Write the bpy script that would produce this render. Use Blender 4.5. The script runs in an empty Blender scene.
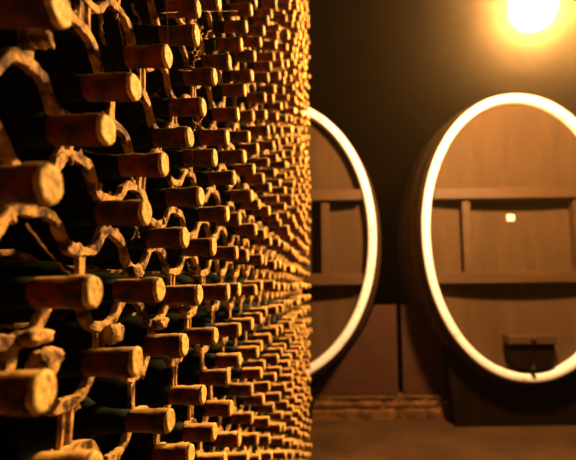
import bpy, bmesh, math, random
from mathutils import Vector, Matrix, noise

random.seed(7)
sc = bpy.context.scene
COL = sc.collection
PI = math.pi
R = math.radians

# ------------------------------------------------------------------ camera
F = 470.0
CAMZ = 1.25
cam_d = bpy.data.cameras.new('camera')
cam = bpy.data.objects.new('camera', cam_d)
COL.objects.link(cam)
cam_d.sensor_width = 36.0
cam_d.lens = 36.0 * F / 576.0
cam_d.shift_x = -52.0 / 576.0
PITCH, ROLL = R(6.67), R(-0.7)
MC = Matrix.Translation((0, 0, CAMZ)) @ Matrix.Rotation(PI / 2 + PITCH, 4, 'X') @ Matrix.Rotation(ROLL, 4, 'Z')
cam.matrix_world = MC
cam_d.clip_start = 0.02
cam_d.dof.use_dof = True
cam_d.dof.focus_distance = 0.72
cam_d.dof.aperture_fstop = 4.2
sc.camera = cam
MCI = MC.inverted()


def project(p):
    q = MCI @ Vector(p)
    if q.z > -0.02:
        return None
    return 340 + F * q.x / -q.z, 230 - F * q.y / -q.z, -q.z


sc.view_settings.view_transform = 'Standard'
sc.view_settings.look = 'None'
sc.view_settings.gamma = 1
sc.view_settings.exposure = 0.0
sc.cycles.use_denoising = True
sc.cycles.max_bounces = 6
sc.cycles.diffuse_bounces = 3
sc.cycles.volume_bounces = 0
sc.cycles.sample_clamp_indirect = 4.0

# ------------------------------------------------------------------ helpers


def tag(o, label=None, cat=None, group=None, kind=None):
    if label: o['label'] = label
    if cat: o['category'] = cat
    if group: o['group'] = group
    if kind: o['kind'] = kind
    return o


def empty(name, loc, label, cat, group=None):
    o = bpy.data.objects.new(name, None)
    o.empty_display_size = 0.05
    COL.objects.link(o)
    o.location = loc
    return tag(o, label, cat, group)


def link(name, me, parent=None):
    o = bpy.data.objects.new(name, me)
    COL.objects.link(o)
    if parent: o.parent = parent
    return o


def finish(bm, name, m, smooth=True):
    bmesh.ops.recalc_face_normals(bm, faces=bm.faces[:])
    me = bpy.data.meshes.new(name)
    bm.to_mesh(me)
    bm.free()
    if m: me.materials.append(m)
    if smooth:
        for p in me.polygons: p.use_smooth = True
    return me


def obj(name, bm, m, parent=None, smooth=False):
    return link(name, finish(bm, name, m, smooth), parent)


def box(bm, x0, x1, y0, y1, z0, z1, bev=0.0):
    vs = [bm.verts.new((x, y, z)) for x in (x0, x1) for y in (y0, y1) for z in (z0, z1)]
    fs = [(0, 1, 3, 2), (4, 6, 7, 5), (0, 4, 5, 1), (2, 3, 7, 6), (0, 2, 6, 4), (1, 5, 7, 3)]
    faces = [bm.faces.new([vs[i] for i in f]) for f in fs]
    if bev:
        es = {e for f in faces for e in f.edges}
        bmesh.ops.bevel(bm, geom=list(es), offset=bev, segments=2, profile=0.5, affect='EDGES')


def rings(bm, loops, cap0=True, cap1=True, closed=False):
    """bridge successive equally long vertex loops"""
    L = [[bm.verts.new(p) for p in lp] for lp in loops]
    n = len(L[0])
    for a, b in zip(L, L[1:] + ([L[0]] if closed else [])):
        for i in range(n):
            bm.faces.new((a[i], a[(i + 1) % n], b[(i + 1) % n], b[i]))
    if not closed:
        if cap0: bm.faces.new(L[0][::-1])
        if cap1: bm.faces.new(L[-1])


def lathe_x(bm, prof, seg=18, jit=0.0, seed=0, cap0=True, cap1=True):
    loops = []
    for k, (x, r) in enumerate(prof):
        lp = []
        for i in range(seg):
            a = 2 * PI * i / seg
            rr = r
            xx = x
            if jit:
                nz = noise.noise(Vector((x * 60 + seed * 9.1, math.cos(a) * 1.4, math.sin(a) * 1.4 + seed)))
                rr = r * (1 + jit * nz)
                xx = x + 0.12 * jit * noise.noise(Vector((seed * 3.3, math.cos(a) * 2, math.sin(a) * 2))) * min(r, .02)
            lp.append((xx, rr * math.cos(a), rr * math.sin(a)))
        loops.append(lp)
    rings(bm, loops, cap0, cap1)


def tube(bm, pts, rad, seg=6, taper=None):
    pts = [Vector(p) for p in pts]
    loops = []
    for i, p in enumerate(pts):
        t = (pts[min(i + 1, len(pts) - 1)] - pts[max(i - 1, 0)]).normalized()
        u = t.cross(Vector((0.31, 0.87, 0.21))).normalized()
        v = t.cross(u)
        r = rad * (taper[i] if taper else 1)
        loops.append([p + r * (math.cos(2 * PI * k / seg) * u + math.sin(2 * PI * k / seg) * v) for k in range(seg)])
    rings(bm, loops)


# ------------------------------------------------------------------ materials
def mat(name, c1, c2=None, rough=0.7, scale=8.0, stretch=(1, 1, 1), bump=0.0, bscale=40.0, metallic=0.0,
        emit=None, spec=0.3, lo=0.35, hi=0.65, bdist=0.01, tint=(1, .90, .52)):
    c1 = tuple(a * t for a, t in zip(c1, tint))
    if c2: c2 = tuple(a * t for a, t in zip(c2, tint))
    m = bpy.data.materials.new(name)
    m.use_nodes = True
    nt = m.node_tree
    b = nt.nodes['Principled BSDF']
    b.inputs['Roughness'].default_value = rough
    b.inputs['Metallic'].default_value = metallic
    b.inputs['Specular IOR Level'].default_value = spec
    tc = nt.nodes.new('ShaderNodeTexCoord')
    mp = nt.nodes.new('ShaderNodeMapping')
    mp.inputs['Scale'].default_value = stretch
    nt.links.new(tc.outputs['Object'], mp.inputs['Vector'])
    if c2:
        n = nt.nodes.new('ShaderNodeTexNoise')
        n.inputs['Scale'].default_value = scale
        n.inputs['Detail'].default_value = 6
        n.inputs['Roughness'].default_value = 0.62
        nt.links.new(mp.outputs['Vector'], n.inputs['Vector'])
        r = nt.nodes.new('ShaderNodeValToRGB')
        r.color_ramp.elements[0].position = lo
        r.color_ramp.elements[0].color = (*c1, 1)
        r.color_ramp.elements[1].position = hi
        r.color_ramp.elements[1].color = (*c2, 1)
        nt.links.new(n.outputs['Fac'], r.inputs['Fac'])
        nt.links.new(r.outputs['Color'], b.inputs['Base Color'])
    else:
        b.inputs['Base Color'].default_value = (*c1, 1)
    if bump:
        n2 = nt.nodes.new('ShaderNodeTexNoise')
        n2.inputs['Scale'].default_value = bscale
        n2.inputs['Detail'].default_value = 5
        nt.links.new(mp.outputs['Vector'], n2.inputs['Vector'])
        bp = nt.nodes.new('ShaderNodeBump')
        bp.inputs['Strength'].default_value = bump
        bp.inputs['Distance'].default_value = bdist
        nt.links.new(n2.outputs['Fac'], bp.inputs['Height'])
        nt.links.new(bp.outputs['Normal'], b.inputs['Normal'])
    if emit:
        b.inputs['Emission Color'].default_value = (*emit[0], 1)
        b.inputs['Emission Strength'].default_value = emit[1]
    return m


def dusty(m, dust, amount=0.9, scale=30.0, edge=0.25, ramp=.5, nz=.9):
    dust = (dust[0], dust[1] * .92, dust[2] * .5)
    """settled dust: lies on whatever faces up, broken up by noise"""
    nt = m.node_tree
    b = nt.nodes['Principled BSDF']
    src = b.inputs['Base Color'].links[0].from_socket
    g = nt.nodes.new('ShaderNodeNewGeometry')
    sx = nt.nodes.new('ShaderNodeSeparateXYZ')
    nt.links.new(g.outputs['Normal'], sx.inputs['Vector'])
    tc = nt.nodes.new('ShaderNodeTexCoord')
    n = nt.nodes.new('ShaderNodeTexNoise')
    n.inputs['Scale'].default_value = scale
    n.inputs['Detail'].default_value = 5
    nt.links.new(tc.outputs['Object'], n.inputs['Vector'])
    a = nt.nodes.new('ShaderNodeMath'); a.operation = 'MULTIPLY_ADD'
    nt.links.new(n.outputs['Fac'], a.inputs[0]); a.inputs[1].default_value = nz; a.inputs[2].default_value = -nz / 2
    s = nt.nodes.new('ShaderNodeMath'); s.operation = 'ADD'
    nt.links.new(sx.outputs['Z'], s.inputs[0]); nt.links.new(a.outputs[0], s.inputs[1])
    mr = nt.nodes.new('ShaderNodeMapRange')
    mr.inputs['From Min'].default_value = edge
    mr.inputs['From Max'].default_value = edge + ramp
    mr.inputs['To Max'].default_value = amount
    nt.links.new(s.outputs[0], mr.inputs['Value'])
    mx = nt.nodes.new('ShaderNodeMix'); mx.data_type = 'RGBA'
    nt.links.new(mr.outputs['Result'], mx.inputs['Factor'])
    nt.links.new(src, mx.inputs[6])
    mx.inputs[7].default_value = (*dust, 1)
    nt.links.new(mx.outputs[2], b.inputs['Base Color'])
    return m


def objvar(m, amt=0.35):
    """small tone difference from one object to the next"""
    nt = m.node_tree
    b = nt.nodes['Principled BSDF']
    src = b.inputs['Base Color'].links[0].from_socket
    oi = nt.nodes.new('ShaderNodeObjectInfo')
    mr = nt.nodes.new('ShaderNodeMapRange')
    mr.inputs['To Min'].default_value = 1 - amt
    mr.inputs['To Max'].default_value = 1 + amt
    nt.links.new(oi.outputs['Random'], mr.inputs['Value'])
    hs = nt.nodes.new('ShaderNodeHueSaturation')
    nt.links.new(mr.outputs['Result'], hs.inputs['Value'])
    nt.links.new(src, hs.inputs['Color'])
    nt.links.new(hs.outputs['Color'], b.inputs['Base Color'])
    return m


M = {}
M['glass'] = dusty(mat('green_bottle_glass', (0.002, 0.004, 0.001), (0.004, 0.018, 0.005), 0.7, 20, spec=0.08), (0.02, 0.008, 0.003), 0.1, 40, 0.75)
M['capsule'] = objvar(dusty(mat('dusty_red_capsule', (0.012, 0.003, 0.0015), (0.185, 0.015, 0.006), 0.6, 50, lo=.40, hi=.66, bump=0.5, bscale=160, bdist=0.002),
                            (0.66, 0.46, 0.22), 0.9, 60, 0.70, .16, .5), 0.35)
M['seal'] = objvar(mat('dusty_wax_seal', (0.16, 0.07, 0.02), (0.92, 0.70, 0.30), 0.75, 85, bump=0.8, bscale=190, lo=0.3, hi=0.52, bdist=0.003), 0.25)
M['rack'] = dusty(mat('dust_caked_iron', (0.06, 0.028, 0.012), (0.66, 0.45, 0.21), 0.85, 42, bump=0.9, bscale=130, lo=0.39, hi=0.56, bdist=0.004),
                  (0.70, 0.50, 0.25), 0.6, 60, 0.45)
M['web'] = mat('dusty_cobweb', (0.30, 0.16, 0.06), (0.60, 0.40, 0.18), 0.9, 60)
M['rim'] = mat('pale_painted_rim', (0.62, 0.47, 0.30), (0.93, 0.92, 0.94), 0.6, 7.0, (1, 1, 1), bump=0.15, bscale=12, lo=.30, hi=.44, tint=(1, 1, 1))
M['head'] = mat('oak_head', (0.040, 0.0205, 0.0052), (0.056, 0.0305, 0.0080), 0.75, 2.2, (5, 1, 0.7), bump=0.25, bscale=9)
M['bar'] = mat('oak_bar', (0.040, 0.019, 0.0048), (0.060, 0.030, 0.0080), 0.6, 2.5, (0.7, 2, 5), bump=0.25, bscale=10)
M['stave'] = mat('dark_stave_wood', (0.055, 0.029, 0.011), (0.10, 0.055, 0.021), 0.6, 3.0, (4, 0.5, 4), bump=0.3, bscale=8)
M['iron'] = mat('black_iron', (0.012, 0.010, 0.008), (0.03, 0.02, 0.012), 0.55, 20, metallic=0.3)
M['door'] = mat('shade_black_wood', (0.004, 0.002, 0.001), (0.009, 0.0045, 0.002), 0.9, 6, (4, 1, 1), spec=0.03)  # shade below the clamp bar and under the casks, put in as black
M['tag'] = mat('white_enamel', (0.85, 0.82, 0.76), (0.95, 0.92, 0.86), 0.5, 30, tint=(1, 1, 1))
M['board'] = mat('brown_board', (0.032, 0.010, 0.0045), (0.050, 0.017, 0.008), 0.75, 3.0, (1, 1, 5), bump=0.3, bscale=14)
M['wall'] = mat('sooty_plaster', (0.0022, 0.0009, 0.0004), (0.004, 0.0018, 0.0008), 0.9, 1.6, bump=0.4, bscale=7, bdist=0.03, spec=0)
M['dark'] = mat('black_cellar_wall', (0.012, 0.008, 0.005), (0.025, 0.016, 0.009), 0.95, 3, bump=0.4, bscale=10)
M['floor'] = mat('earthen_floor', (0.032, 0.0155, 0.006), (0.066, 0.034, 0.014), 0.8, 2.2, bump=0.5, bscale=18, bdist=0.02)
M['globe'] = mat('lit_globe', (0.9, 0.8, 0.6), rough=0.4, emit=((1.0, 0.52, 0.19), 1500.0))
M['brass'] = mat('dull_brass', (0.20, 0.12, 0.04), (0.30, 0.19, 0.07), 0.45, 20, metallic=0.8)

# brick plinth material
pm = mat('crumbling_brick', (0.04, 0.017, 0.006), (0.15, 0.075, 0.03), 0.9, 14, bump=0.9, bscale=22, bdist=0.02)
M['plinth'] = pm

# ------------------------------------------------------------------ room shell
XL, XR, YF, YB, ZC = -2.4, 4.6, -3.0, 6.05, 5.7


def struct(name, x0, x1, y0, y1, z0, z1, m):
    bm = bmesh.new()
    box(bm, x0, x1, y0, y1, z0, z1)
    return tag(obj(name, bm, m), kind='structure')


struct('floor', XL, XR, YF, YB, -0.2, 0, M['floor'])
struct('ceiling', XL, XR, YF, YB, ZC, ZC + 0.2, M['dark'])
struct('wall_back', XL, XR, YB, YB + 0.2, 0, ZC, M['wall'])
struct('wall_left', XL - 0.2, XL, YF, YB, 0, ZC, M['dark'])
struct('wall_right', XR, XR + 0.2, YF, YB, 0, ZC, M['dark'])
struct('wall_front', XL, XR, YF - 0.2, YF, 0, ZC, M['dark'])
struct('wall_rack', -0.80, -0.62, YF, 3.5, 0, ZC, M['dark'])

# ------------------------------------------------------------------ bottles
PER, PITCHZ = 0.158, 0.0795
TIPX = -0.22
BL = 0.300
YA, YODD, YEVEN = 3.47, 0.359, 0.433
X_F, X_B = -0.290, -0.298       # the rack's front strips


def row_z(k): return CAMZ - 0.004 + PITCHZ * k


K0, K1 = -15, 28
slots = {}
for k in range(K0, K1):
    ph = YODD if k % 2 else YEVEN
    for i in range(-2, 21):
        y = ph + PER * i
        if y < 0.06 or y > YA: continue
        slots[(k, i)] = [y + random.gauss(0, .004), row_z(k) + random.gauss(0, .0035) + .004 * math.sin(y * 5 + k * 1.7),
                         TIPX + random.uniform(-.013, .009), R(random.gauss(0, 1.1))]

# how the rows of the real rack wander: measured neck ends pull their slots and, more weakly, the neighbours


def unproj(px, py, X):
    d = MC.to_3x3() @ Vector(((px - 340) / F, (230 - py) / F, -1))
    return Vector((0, 0, CAMZ)) + d * (X / d.x)


TIPS = [(118, 131), (153, 213), (104, 292), (190, 238), (170, 165), (143, 88), (66, 185), (203, 295), (166, 290), (189, 345), (143, 362),
        (176, 420), (57, 392), (75, 10), (7, 42), (174, 57), (218, 77), (232, 62), (207, 107), (240, 114), (195, 138), (230, 137),
        (254, 76), (247, 90), (218, 158), (247, 157), (237, 178), (205, 197), (230, 214), (254, 196), (217, 247), (239, 253), (219, 336),
        (231, 377), (207, 395), (241, 410), (218, 432), (195, 455), (254, 324), (270, 347)]
meas, taken = [], {}
for px, py in TIPS:
    p = unproj(px, py, TIPX)
    p = unproj(px - .5 * F * -TIPX * .029 / p.y ** 2, py, TIPX)   # from the cap's right edge to its middle
    best = min(slots, key=lambda q: math.hypot((YODD if q[0] % 2 else YEVEN) + PER * q[1] - p.y, row_z(q[0]) - p.z))
    ry = p.y - ((YODD if best[0] % 2 else YEVEN) + PER * best[1])
    rz_ = p.z - row_z(best[0])
    if best in taken or math.hypot(ry, rz_) > .05: continue
    taken[best] = p
    meas.append((p.y, p.z, ry, rz_))
for key, sl in slots.items():
    y, z = (YODD if key[0] % 2 else YEVEN) + PER * key[1], row_z(key[0])
    sw, sy, sz = .25, 0, 0
    for (my, mz, ry, rz_) in meas:
        w_ = math.exp(-((y - my) ** 2 + (z - mz) ** 2) / (2 * .09 ** 2))
        sw += w_; sy += w_ * ry; sz += w_ * rz_
    sl[0] += sy / sw
    sl[1] += sz / sw
    if key in taken: sl[0], sl[1], sl[2] = taken[key].y, taken[key].z, TIPX

vis = []
for key, (y, z, tx, rz) in slots.items():
    ok = False
    for xx in (tx, tx - 0.10, tx - .2):
        q = project((xx, y, z))
        if q and -18 < q[0] < 576 and -22 < q[1] < 482: ok = True
    q = project((tx, y, z))
    if ok and q[0] > -2: vis.append((q[2], key))
vis.sort()
near = [k for _, k in vis[:300]]
far = [k for _, k in vis[300:]]

body_prof = [(0.004, 0.010), (0.000, 0.030), (0.004, 0.0365), (0.012, 0.0375), (0.150, 0.0375), (0.165, 0.0365), (0.178, 0.0325),
             (0.190, 0.0255), (0.200, 0.0195), (0.210, 0.0165), (0.225, 0.0150), (0.2455, 0.0142)]


def bottle_meshes(v):
    bm = bmesh.new(); lathe_x(bm, body_prof, 24)
    glass = finish(bm, 'glass_bottle', M['glass'])
    s = random.uniform(0.95, 1.06)
    prof = [(0.2455, .0142 * s), (0.248, .0150 * s), (0.262, .0153 * s), (0.276, .0151 * s), (0.2785, .0160 * s), (0.284, .0165 * s), (0.2925, .0165 * s), (0.2955, .0160 * s)]
    bm = bmesh.new(); lathe_x(bm, prof, 24, 0.10, v)
    cap = finish(bm, 'capsule', M['capsule'])
    bm = bmesh.new()
    prof = [(0.2955, .0160 * s), (0.2985, .0152 * s), (0.2998, .0130 * s), (0.2992, .0095 * s), (0.2988, .005 * s)]
    lathe_x(bm, prof, 24, 0.11, v + 31)
    seal = finish(bm, 'seal', M['seal'])
    return glass, cap, seal


protos = [bottle_meshes(v) for v in range(7)]
ORD = ['', 'first', 'second', 'third', 'fourth', 'fifth', 'sixth', 'seventh', 'eighth', 'ninth', 'tenth', 'eleventh', 'twelfth',
       'thirteenth', 'fourteenth', 'fifteenth', 'sixteenth', 'seventeenth', 'eighteenth', 'nineteenth', 'twentieth', 'twenty-first',
       'twenty-second', 'twenty-third']
by_row = {}
for (k, i) in [k for _, k in vis]: by_row.setdefault(k, []).append(i)
for k in by_row: by_row[k].sort()
look = {(1, 1): 'wine bottle with a broad glowing wax end and dark red neck, just left of the pointed iron arch'}


def bottle_label(k, i):
    n = ORD[by_row[k].index(i) + 1]
    if k == 0: return f'dusty red wine bottle, {n} from the left in the level row at eye height'
    w = 'above' if k > 0 else 'below'
    return f'dusty wine bottle, {n} from the left in the {ORD[abs(k)]} row {w} the eye-height row'


first = None
for n, key in enumerate(near):
    y, z, tx, rz = slots[key]
    e = empty('wine_bottle', (tx - BL * math.cos(rz), y - BL * math.sin(rz) * 0, z), bottle_label(*key), 'wine bottle', 'wine bottles lying in the rack')
    # turn about the neck so that the neck stays in its cup
    piv = tx - 0.10
    e.location = (piv - (BL - 0.10) * math.cos(rz), y - (BL - 0.10) * math.sin(rz), z)
    e.rotation_euler = (random.choice((0, .9, 1.7, 2.6, 3.6, 4.4, 5.3)), 0, rz)
    g, c, s = protos[n % 7] if n > 40 else protos[random.randrange(7)]
    link('glass_body', g, e)
    link('capsule', c, e)
    link('seal', s, e)

bm = bmesh.new()
me_far = bpy.data.meshes.new('far_wine_bottles')
for m_ in ('glass', 'capsule', 'seal'): me_far.materials.append(M[m_])
full = body_prof[2:]
for key in far:
    y, z, tx, rz = slots[key]
    n0 = len(bm.faces)
    prof = body_prof[1::2] + [(0.2455, .0142), (0.25, .0152), (0.276, .0151), (0.280, .0163), (0.2945, .0163), (0.2985, .0150), (0.2995, .008)]
    nb = len(body_prof[1::2])
    seg = 12
    loops = [[(tx - BL + x, y + r * math.cos(2 * PI * j / seg) + (x - .2) * math.sin(rz), z + r * math.sin(2 * PI * j / seg)) for j in range(seg)] for x, r in prof]
    L = [[bm.verts.new(p) for p in lp] for lp in loops]
    for a in range(len(L) - 1):
        for j in range(seg):
            f = bm.faces.new((L[a][j], L[a][(j + 1) % seg], L[a + 1][(j + 1) % seg], L[a + 1][j]))
            f.smooth = True
            f.material_index = 0 if a < nb else (1 if a < nb + 4 else 2)
    bm.faces.new(L[0][::-1])
    f = bm.faces.new(L[-1]); f.material_index = 2
bmesh.ops.recalc_face_normals(bm, faces=bm.faces[:])
bm.to_mesh(me_far); bm.free()
fo = link('wine_bottles', me_far)
tag(fo, 'mass of tiny dusty bottle necks at the far end of the rack, beside the left cask', 'wine bottles', 'wine bottles lying in the rack', 'stuff')

# ------------------------------------------------------------------ the rack
rack = empty('wine_rack', (-0.32, 1.8, 0), 'tall dust-caked iron wine rack of scalloped strips and short uprights on the left', 'wine rack')
RO = Vector((-0.32, 1.8, 0))
A = 0.0178
THK = 0.0122
DROP = 0.0432


ROWY = {}
for k in range(K0 - 1, K1 + 1):
    ph = YODD if k % 2 else YEVEN
    ROWY[k] = [(slots[(k, i)][0] if (k, i) in slots else ph + PER * i, slots[(k, i)][1] if (k, i) in slots else row_z(k)) for i in range(-5, 25)]


def strip_z(k, y, A=A, DROP=DROP):
    """centre line of strip k: a cup under each bottle of row k, an arch between"""
    L = ROWY[k]
    j = 0
    while j < len(L) - 2 and L[j + 1][0] <= y: j += 1
    w = min(max((y - L[j][0]) / (L[j + 1][0] - L[j][0]), 0), 1)
    w2 = w * w * (3 - 2 * w)
    zc = L[j][1] * (1 - w2) + L[j + 1][1] * w2
    c = math.cos(2 * PI * w)
    g = math.tanh(1.9 * c) / math.tanh(1.9)
    return zc - DROP + A - A * g


def sweep(bm, pts, ths, x0, x1, seed):
    loops = []
    for j, (y, z) in enumerate(pts):
        a = pts[max(j - 1, 0)]; b = pts[min(j + 1, len(pts) - 1)]
        ty, tz = b[0] - a[0], b[1] - a[1]
        L = math.hypot(ty, tz)
        ny, nz = -tz / L, ty / L
        h = ths[j] / 2
        d = 0.0015 * noise.noise(Vector((y * 40, seed * 3.1, 5)))
        e = 0.35
        lp = [(x0, y - ny * h, z - nz * h), (x1 + d - h * e, y - ny * h, z - nz * h), (x1 + d, y - ny * h * .82, z - nz * h * .82),
              (x1 + d, y + ny * h * .82, z + nz * h * .82), (x1 + d - h * e, y + ny * h, z + nz * h), (x0, y + ny * h, z + nz * h)]
        loops.append([tuple(Vector(p) - RO) for p in lp])
    rings(bm, loops)


Y0, Y1 = 0.05, YA + 0.06
NS = 520
for k in range(K0, K1):
    bm = bmesh.new()
    pts, ths = [], []
    for j in range(NS + 1):
        y = Y0 + (Y1 - Y0) * j / NS
        pts.append((y, strip_z(k, y) + .0012 * noise.noise(Vector((y * 30, k * 7.7, 0)))))
        ths.append(THK * (1 + 0.5 * noise.noise(Vector((y * 45, k * 3.3, 9))) + 0.45 * noise.noise(Vector((y * 170, k * 5.1, 2)))))
    sweep(bm, pts, ths, X_B, X_F, k)
    rc = random.Random(500 + k)
    for _ in range(46):
        y = Y0 + (Y1 - Y0) * rc.random() ** 1.6
        z = strip_z(k, y)
        r_ = rc.uniform(.0025, .0062)
        mt = Matrix.Translation(Vector((X_F + rc.uniform(-.006, .001), y + rc.gauss(0, .002), z + rc.choice((-1, -1, 1)) * rc.uniform(.003, .0065))) - RO) @ Matrix.Diagonal((.7, rc.uniform(.6, 1.2), rc.uniform(.8, 1.9), 1))
        ret = bmesh.ops.create_icosphere(bm, subdivisions=1, radius=r_, matrix=mt)
        for v in ret['verts']: v.co += Vector((rc.gauss(0, .0007), rc.gauss(0, .001), rc.gauss(0, .001)))
    obj('scalloped_strip', bm, M['rack'], rack, False)
    bm = bmesh.new()
    pts = []
    for j in range(0, NS + 1, 4):
        y = Y0 + (Y1 - Y0) * j / NS
        pts.append((y, strip_z(k, y, .004, .042)))
    sweep(bm, pts, [.008] * len(pts), -0.465, -0.405, k + 90)
    obj('rear_strip', bm, M['rack'], rack, True)

posts = []
for k in range(K0, K1 - 1):
    ph = YODD if (k + 1) % 2 else YEVEN
    for i in range(-3, 21):
        y = ph + PER * i
        if (k + 1, i) in slots: y = slots[(k + 1, i)][0]
        if y < Y0 + .01 or y > Y1 - .01: continue
        z0 = strip_z(k, y) - 0.002
        z1 = strip_z(k + 1, y) + 0.002
        q = project((X_F, y, z0))
        posts.append((q[2] if q else 0.01, k, i, y, z0, z1, bool(q and -15 < q[0] < 330 and -40 < q[1] < 500)))
posts.sort()


def post_mesh(bm, y, z0, z1, rnd):
    style = rnd.random()
    n = 6
    lean = rnd.gauss(0, .003)
    if style < 0.68:
        bars = [(-.0075, .0062), (.0075, .0062)]
    elif style < 0.88:
        bars = [(0, .015)]
    else:
        bars = [(-.006, .010), (.0095, .006)]
    sd = rnd.random() * 50
    for (off, w) in bars:
        loops = []
        for j in range(n + 1):
            t = j / n
            flare = 1 + .55 * (2 * t - 1) ** 4
            ww = w / 2 * flare * (1 + .3 * noise.noise(Vector((t * 3, sd, off * 90))))
            cy = y + off * (1 + .25 * (2 * t - 1) ** 2) + lean * (t - .5)
            z = z0 + (z1 - z0) * t
            x1 = X_F - .002 + .001 * noise.noise(Vector((t * 4, sd, 3)))
            lp = [(X_F - .007, cy - ww, z), (x1 - .002, cy - ww, z), (x1, cy - ww * .82, z), (x1, cy + ww * .82, z), (x1 - .002, cy + ww, z), (X_F - .007, cy + ww, z)]
            loops.append([tuple(Vector(p) - RO) for p in lp])
        rings(bm, loops)


rnd = random.Random(11)
shown = [p for p in posts if p[6]]
own = set((p[1], p[2]) for p in shown[:100])
rest = bmesh.new()
for d, k, i, y, z0, z1, v in posts:
    if (k, i) in own:
        bm = bmesh.new()
        post_mesh(bm, y, z0, z1, rnd)
        obj('upright', bm, M['rack'], rack, False)
    else:
        post_mesh(rest, y, z0, z1, rnd)
ro = obj('uprights', rest, M['rack'], rack, False)
ro['kind'] = 'stuff'

# clods of dirt caked on the rack
for n, (px, py, w_, h_) in enumerate([(36, 337, 30, 17), (46, 362, 25, 30), (113, 334, 17, 22), (160, 323, 11, 12), (110, 216, 10, 14), (134, 272, 10, 14), (40, 38, 16, 20)]):
    p = unproj(px, py, X_F + .004)
    sc_ = F / (MCI @ p).z * -1
    bm = bmesh.new()
    yw = w_ * (p.y ** 2) / (F * .29) / 2
    bmesh.ops.create_icosphere(bm, subdivisions=3, radius=1)
    for v in bm.verts:
        q = v.co.copy()
        f_ = 1 + .35 * noise.noise(q * 1.7 + Vector((n * 7, 0, 0))) + .2 * noise.noise(q * 4 + Vector((0, n * 5, 0)))
        sq = max(abs(q.y), abs(q.z), .4) ** .5
        v.co = Vector((q.x * .010 * f_, q.y * yw * f_ / sq * .9, q.z * h_ / sc_ / 2 * f_ / sq * .9)) + p - RO
    obj('dirt_clod', bm, M['rack'], rack, True)

# end frame of the rack standing on the floor
for name, ys in (('end_post', Y1 + .01),):
    bm = bmesh.new()
    box(bm, X_F - .03 - RO.x, X_F - .004 - RO.x, ys - RO.y - .012, ys - RO.y + .012, 0, 3.5, .003)
    obj(name, bm, M['rack'], rack)
    bm = bmesh.new()
    box(bm, -.495 - RO.x, -.465 - RO.x, ys - RO.y - .012, ys - RO.y + .012, 0, 3.5, .003)
    obj(name, bm, M['rack'], rack)

# ------------------------------------------------------------------ cobwebs


def web(pxs, X, rad, label, wob=.0015, extra=()):
    bm = bmesh.new()
    rr = random.Random(len(label) + len(pxs) + int(pxs[0][0]))
    for line in [(pxs, X, rad)] + list(extra):
        p, x, r_ = line
        if not isinstance(x, (tuple, list)): x = (x,) * len(p)
        anchors = [unproj(a, b, xx) for (a, b), xx in zip(p, x)]
        pts = []
        for a, b in zip(anchors, anchors[1:]):
            for j in range(6):
                t = j / 6
                q = a.lerp(b, t)
                q += Vector((rr.gauss(0, wob), rr.gauss(0, wob), rr.gauss(0, wob))) * (0 if j == 0 else 1)
                pts.append(q)
        pts.append(anchors[-1])
        tube(bm, pts, r_, 5, [rr.uniform(.6, 1.4) for _ in pts])
    c = sum((v.co for v in bm.verts), Vector()) / len(bm.verts)
    for v in bm.verts: v.co -= c
    o = obj('cobweb', bm, M['web'], None, True)
    o.location = c
    tag(o, label, 'cobweb', 'cobwebs on the rack')
    return o


web([(117, 8), (120, 28), (124, 45), (127, 58), (131, 73)], (-.31, -.30, -.295, -.29, -.28), .0014,
    'thick dusty cobweb string hanging down from the top edge onto a bottle neck', .0006)
web([(26, 224), (40, 243), (56, 262), (73, 277)], (-.27, -.275, -.28, -.262), .0007,
    'thin cobweb strand sagging between two dark necks at the left edge', .0006)
web([(190, 20), (196, 30), (194, 40), (198, 52), (193, 63)], -.27, .0012,
    'tangled ragged cobweb clump dangling between necks near the top', .003,
    [([(189, 22), (198, 33), (203, 27)], -.27, .0008), ([(194, 36), (201, 47), (199, 58), (191, 66)], -.268, .0009),
     ([(198, 33), (204, 38), (211, 30)], -.272, .0007), ([(196, 45), (192, 52), (197, 60)], -.266, .001)])
web([(160, 13), (185, 12), (210, 11)], -.255, .0004, 'fine level cobweb thread strung between necks high in the rack', .0003)
web([(167, 0), (167.5, 20), (168, 44)], -.25, .0004, 'fine upright cobweb thread hanging in front of the upper necks', .0003)
web([(187, 262), (191, 270), (195, 276), (200, 268)], -.30, .0008, 'wispy cobweb tangle between two uprights just above the level row', .002,
    [([(190, 258), (193, 268), (196, 279)], -.302, .0006), ([(185, 280), (192, 282), (199, 277)], -.304, .0005)])
web([(193, 120), (200, 126), (206, 130)], -.262, .0006, 'small cobweb scrap below a blackened cap in the upper rack', .0012,
    [([(193, 132), (198, 124), (203, 118)], -.264, .0006)])
web([(301.5, 273), (303, 279), (302, 284), (299, 288)], -.224, .0012, 'tiny pale cobweb curl at the far edge of the rack', .0004)

web([(97, 4), (101, 20), (101, 35), (106, 46), (110, 56)], -.312, .0026, 'thick crooked dirt-caked web rope hanging near the top edge, left of the thinner string', .0008)
web([(132, 4), (134, 12), (139, 17), (140, 29)], -.308, .0020, 'short bent dirt-caked web shred hanging from the top edge, right of the long string', .0008)
web([(184, 8), (208, 11.5), (238, 11)], -.25, .00035, 'fine cobweb thread sagging between two caps near the top, right of the upright thread', .0003)
web([(178, 70), (196, 71), (216, 69)], -.25, .00035, 'fine cobweb thread joining two neighbouring caps below the ragged clump', .0003)
web([(193, 118), (193.5, 140), (192, 165)], -.245, .00035, 'fine upright cobweb thread falling past the blackened cap', .0003)
web([(214, 40), (217, 56), (222, 72), (218, 84)], -.255, .0004, 'slack cobweb thread looping down from cap to cap right of the ragged clump', .0006)
web([(134, 226), (138, 232), (139, 238)], -.24, .0006, 'short cobweb wisp under the end of the long neck above the level row', .0008,
    [([(137, 228), (134, 236), (131, 240)], -.242, .0005)])

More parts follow.
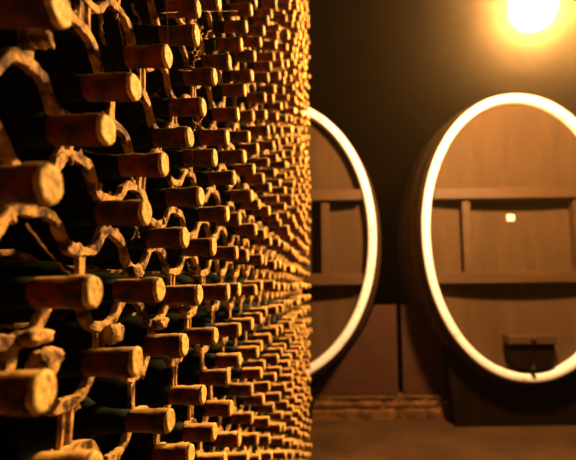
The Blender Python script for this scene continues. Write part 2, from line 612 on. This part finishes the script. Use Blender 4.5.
# ------------------------------------------------------------------ casks
HEADY, DEPTH = 4.1, 1.7


def ell(a, b, n, ex=2.06):
    out = []
    for i in range(n):
        t = 2 * PI * i / n
        c, s = math.cos(t), math.sin(t)
        out.append((a * math.copysign(abs(c) ** (2 / ex), c), b * math.copysign(abs(s) ** (2 / ex), s)))
    return out


def oval(bm, secs, n=96, cap0=False, cap1=False, closed=False):
    rings(bm, [[(x, y, z) for x, z in ell(a, b, n)] for y, a, b in secs], cap0, cap1, closed)


def cask(cx, cz, a, b, label, with_tag):
    t = empty('wine_cask', (cx, HEADY + DEPTH / 2, cz - b * 1.11), label, 'wine cask', 'oval casks along the back wall')
    off = Vector((0, -DEPTH / 2, b * 1.11))

    def put(name, bm, m, smooth=True, par=None):
        if par is None:
            for v in bm.verts: v.co += off
            return obj(name, bm, m, t, smooth)
        for v in bm.verts: v.co += off
        return obj(name, bm, m, par, smooth)

    def bul(u): return 1 + 0.11 * math.sin(PI * min(max(u, 0), 1)) ** 0.8
    # local y = 0 is the front of the rim
    bm = bmesh.new()
    secs = []
    for j in range(25):
        u = j / 24
        k = bul(u)
        secs.append((0.012 + u * (DEPTH - .012), a * k - .004, b * k - .004))
    oval(bm, secs, cap0=False, cap1=True)
    put('staves', bm, M['stave'])
    w = 0.071
    bm = bmesh.new()
    oval(bm, [(0.012, a - .001, b - .001), (0.0, a - .012, b - .012), (0.0, a - w + .012, b - w + .012), (0.010, a - w, b - w), (0.16, a - w, b - w),
              (0.16, a - .002, b - .002)], closed=True)
    put('rim', bm, M['rim'])
    # dished head
    bm = bmesh.new()
    secs = []
    REC, DISH = 0.085, 0.06
    for s in (1.0, .9, .78, .65, .5, .35, .2, .08):
        secs.append((REC + DISH * (1 - s * s), (a - w) * s, (b - w) * s))
    oval(bm, secs, cap0=False, cap1=True)
    put('head', bm, M['head'])

    def hw(z):  # half width of the opening at height z
        return (a - w) * (1 - min(1, abs(z) / (b - w)) ** 2.06) ** (1 / 2.06)
    for zz in (2.04 - cz, 1.298 - cz):
        bm = bmesh.new()
        h = .05
        xw = min(hw(zz - h), hw(zz + h)) - .004
        n = 14
        loops = []
        for j in range(n + 1):
            x = -xw + 2 * xw * j / n
            s2 = min(1, (x / (a - w)) ** 2 + (zz / (b - w)) ** 2)
            yb = REC + DISH * (1 - s2) + .004
            yf = yb - .105 - .015 * (1 - (x / xw) ** 2)
            yf = max(yf, -.03)
            yf = -.022
            c = .006
            loops.append([(x, yb, zz - h), (x, yf + c, zz - h), (x, yf, zz - h + c), (x, yf, zz + h - c), (x, yf + c, zz + h), (x, yb, zz + h)])
        rings(bm, loops)
        put('cross_bar', bm, M['bar'], False)
    for sx in (-.495, .495):
        bm = bmesh.new()
        s2 = (sx / (a - w)) ** 2
        box(bm, sx - .036, sx + .036, .015, REC + DISH * (1 - s2) + .02, 1.348 - cz, 1.99 - cz, .005)
        put('divider', bm, M['bar'], False)
    # manhole door, rounded below, with its clamp bar and bolt
    mz = 0.735 - cz
    bm = bmesh.new()
    out = []
    hw_, hh = .205, .215
    out.append((-hw_, 0)); out.append((hw_, 0)); 
    for j in range(13):
        an = -PI * j / 12
        c, s = math.cos(an), math.sin(an)
        out.append((hw_ * math.copysign(abs(c) ** .6, c), -.07 + (hh - .07) * math.copysign(abs(s) ** .75, s)))
    loops = []
    for (yy, sh) in ((.115, 1), (-.005, 1), (-.02, .95)):
        loops.append([(x * sh, yy, mz + (z + .1) * sh - .1) for x, z in out])
    rings(bm, loops)
    door = put('manhole_door', bm, M['door'], False)
    door['label'] = 'round-bottomed manhole door, shade painted in as black'
    bm = bmesh.new()
    box(bm, -.205, .205, -.062, .12, mz - .002, mz + .075, .01)
    put('clamp_bar', bm, M['bar'], False, door)
    bm = bmesh.new()
    lathe = [(-.02, .02), (.0, .022), (.02, .022), (.028, .012)]
    rings(bm, [[(r * math.cos(2 * PI * q / 14), -.06 - y, mz + .04 + r * math.sin(2 * PI * q / 14)) for q in range(14)] for y, r in lathe])
    put('bolt', bm, M['iron'], True, door)
    bm = bmesh.new()
    rings(bm, [[(r * math.cos(2 * PI * q / 12), y, mz - .205 + r * math.sin(2 * PI * q / 12)) for q in range(12)] for y, r in
               ((.10, .014), (-.02, .014), (-.025, .02), (-.045, .02), (-.05, .012))])
    box(bm, -.008, .008, -.044, -.030, mz - .205, mz - .16, .002)
    put('tap', bm, M['iron'], False)
    if with_tag:
        bm = bmesh.new()
        tx, tz = 1.555 - cx, 1.838 - cz
        s2 = (tx / (a - w)) ** 2 + (tz / (b - w)) ** 2
        yy = REC + DISH * (1 - s2)
        box(bm, tx - .034, tx + .034, yy - .012, yy + .004, tz - .03, tz + .03, .004)
        o = put('name_plate', bm, M['tag'], False)
        o['label'] = 'small white enamel plate'
    for u in (.07, .22, .42, .60, .80, .95):
        bm = bmesh.new()
        yy0, yy1 = .012 + u * (DEPTH - .012) - .03, .012 + u * (DEPTH - .012) + .03
        k0, k1 = bul((yy0 - .012) / (DEPTH - .012)), bul((yy1 - .012) / (DEPTH - .012))
        e = .003
        oval(bm, [(yy0, a * k0 - .012, b * k0 - .012), (yy0, a * k0 + e - .004, b * k0 + e - .004), (yy1, a * k1 + e - .004, b * k1 + e - .004), (yy1, a * k1 - .012, b * k1 - .012)], closed=True)
        put('hoop', bm, M['iron'])
    return t


cask(1.615, 1.685, .895, 1.278, 'large oval wine cask on the right, pale rim, with a small white plate', True)
cask(-0.625, 1.675, .945, 1.265, 'large oval wine cask half hidden behind the bottle rack, pale rim', False)

# ------------------------------------------------------------------ plinth and boards
bm = bmesh.new()
px0, px1, py0, py1, pz = -2.3, 4.4, 4.55, 5.95, 0.212
nx, nz = 150, 9
rows = []
prof = [(py0, pz * j / nz) for j in range(nz + 1)] + [(py0 + .05, pz), (py0 + .15, pz), (py0 + .5, pz), (py1, pz), (py1, 0)]
loops = []
for i in range(nx + 1):
    x = px0 + (px1 - px0) * i / nx
    lp = []
    for j, (y, z) in enumerate(prof):
        dy = dz = 0
        if j <= nz + 1:
            course = int(min(z, pz - .001) / .085)
            q = noise.noise(Vector((x * 5, z * 9, course * 4.0)))
            mort = 1.0 if abs(z / .085 - round(z / .085)) < .12 and 0 < z < pz - .01 else 0.0
            vs = (x + (.13 if course % 2 else 0)) / .26
            if abs(vs - round(vs)) < .05: mort = 1.0
            dy = .022 * q + .018 * mort
            if z > pz - .02: dz = .012 * noise.noise(Vector((x * 9, 3, 1))) - .008
        lp.append((x, y + dy, max(0, z + dz)))
    loops.append(lp)
rings(bm, loops)
c = Vector(((px0 + px1) / 2, (py0 + py1) / 2, 0))
for v in bm.verts: v.co -= c
o = obj('brick_plinth', bm, M['plinth'], None, False)
o.location = c
tag(o, 'low crumbling brick plinth running under both casks along the floor', 'plinth')


def edge_x(cx, cz, a, b, z, sgn, y):
    u = (y - HEADY) / DEPTH
    k = 1 + 0.11 * math.sin(PI * u) ** .8
    t = 1 - min(1, abs(z - cz) / (b * k)) ** 2.06
    return cx + sgn * (a * k * t ** (1 / 2.06) + .012)


def board(name, side, x_gap, ztop, label):
    yb0, yb1 = 4.61, 4.66
    zs = [pz + .003 + (ztop - pz - .003) * j / 10 for j in range(11)]
    poly = []
    if side < 0:
        cur = [(max(edge_x(-0.625, 1.675, .945, 1.265, z, 1, y) for y in (yb0, yb1)), z) for z in zs]
        poly = cur + [(x_gap, ztop), (x_gap, zs[0])]
    else:
        cur = [(min(edge_x(1.615, 1.685, .895, 1.278, z, -1, y) for y in (yb0, yb1)), z) for z in zs]
        poly = cur + [(x_gap, ztop), (x_gap, zs[0])]
    bm = bmesh.new()
    rings(bm, [[(x, y, z) for x, z in poly] for y in (yb0, yb1)])
    c = Vector((sum(x for x, z in poly) / len(poly), yb0, pz + .003))
    for v in bm.verts: v.co -= c
    o = obj(name, bm, M['board'])
    o.location = c
    tag(o, label, 'board')


board('chock_board', -1, .534, 1.05, 'wide brown upright board wedged against the left cask, on the plinth')
board('chock_board', 1, .584, 1.05, 'narrow dark upright board wedged against the right cask, on the plinth')



def cradle(cx, cz, a, b, half, label):  # added black timber, darkens the shaded space under a cask and carries it
    y0, y1 = 4.30, 4.50
    k = 1 + 0.11 * math.sin(PI * (y1 - HEADY) / DEPTH) ** .8
    n = 24
    top = []
    for j in range(n + 1):
        x = -half - .06 + (2 * half + .12) * j / n
        t = min(1, abs(x) / (a * k)) ** 2.06
        top.append((x, cz - b * k * (1 - t) ** (1 / 2.06) - .012))
    poly = [(-half, 0), (half, 0)] + top[::-1]
    bm = bmesh.new()
    rings(bm, [[(x, y, z) for x, z in poly] for y in (y0 - 4.4, y1 - 4.4)])
    o = obj('added_cradle', bm, M['door'])
    o.location = (cx, 4.4, 0)
    tag(o, label, 'cradle', 'added timber cradles under the casks')


cradle(1.615, 1.685, .895, 1.278, .62, 'added black timber cradle deepening the shade under the right cask')
cradle(-0.625, 1.675, .945, 1.265, .34, 'added black timber cradle under the left cask, behind the rack')

# ------------------------------------------------------------------ lamp
LX, LY, LZ = 1.152, 2.6, 2.862
lamp = empty('pendant_lamp', (LX, LY, LZ), 'glowing round pendant lamp hanging in front of the right cask, top of the picture', 'lamp')
bm = bmesh.new()
bmesh.ops.create_uvsphere(bm, u_segments=32, v_segments=20, radius=.13)
obj('globe', bm, M['globe'], lamp, True)
bm = bmesh.new()
rings(bm, [[(r * math.cos(2 * PI * q / 16), r * math.sin(2 * PI * q / 16), z) for q in range(16)] for z, r in ((.115, .05), (.135, .05), (.15, .03), (.20, .025), (.21, .01))])
obj('socket', bm, M['brass'], lamp, True)
bm = bmesh.new()
tube(bm, [(0, 0, .205), (0, 0, 1.0), (0, 0, ZC - LZ)], .006, 8)
obj('cord', bm, M['iron'], lamp, True)

# added spot out of view on the right, brightens the rack; no lamp known there
L2 = bpy.data.lights.new('rack_fill_spot', 'SPOT')
L2.energy = 290.0
L2.color = (1.0, 0.52, 0.17)
L2.shadow_soft_size = .05
L2.spot_size = R(72)
L2.spot_blend = .9
lo = bpy.data.objects.new('rack_fill_spot', L2)
lo.location = (2.2, 3.3, 3.3)
lo.rotation_euler = (Vector((-.3, 1.75, 1.35)) - lo.location).to_track_quat('-Z', 'Y').to_euler()
COL.objects.link(lo)

# ------------------------------------------------------------------ air
w = bpy.data.worlds.new('cellar_air')
sc.world = w
w.use_nodes = True
nt = w.node_tree
nt.nodes['Background'].inputs['Color'].default_value = (0, 0, 0, 1)
vs = nt.nodes.new('ShaderNodeVolumeScatter')
vs.inputs['Color'].default_value = (1, .78, .42, 1)
vs.inputs['Density'].default_value = 0.0076
vs.inputs['Anisotropy'].default_value = 0.942
nt.links.new(vs.outputs['Volume'], nt.nodes['World Output'].inputs['Volume'])
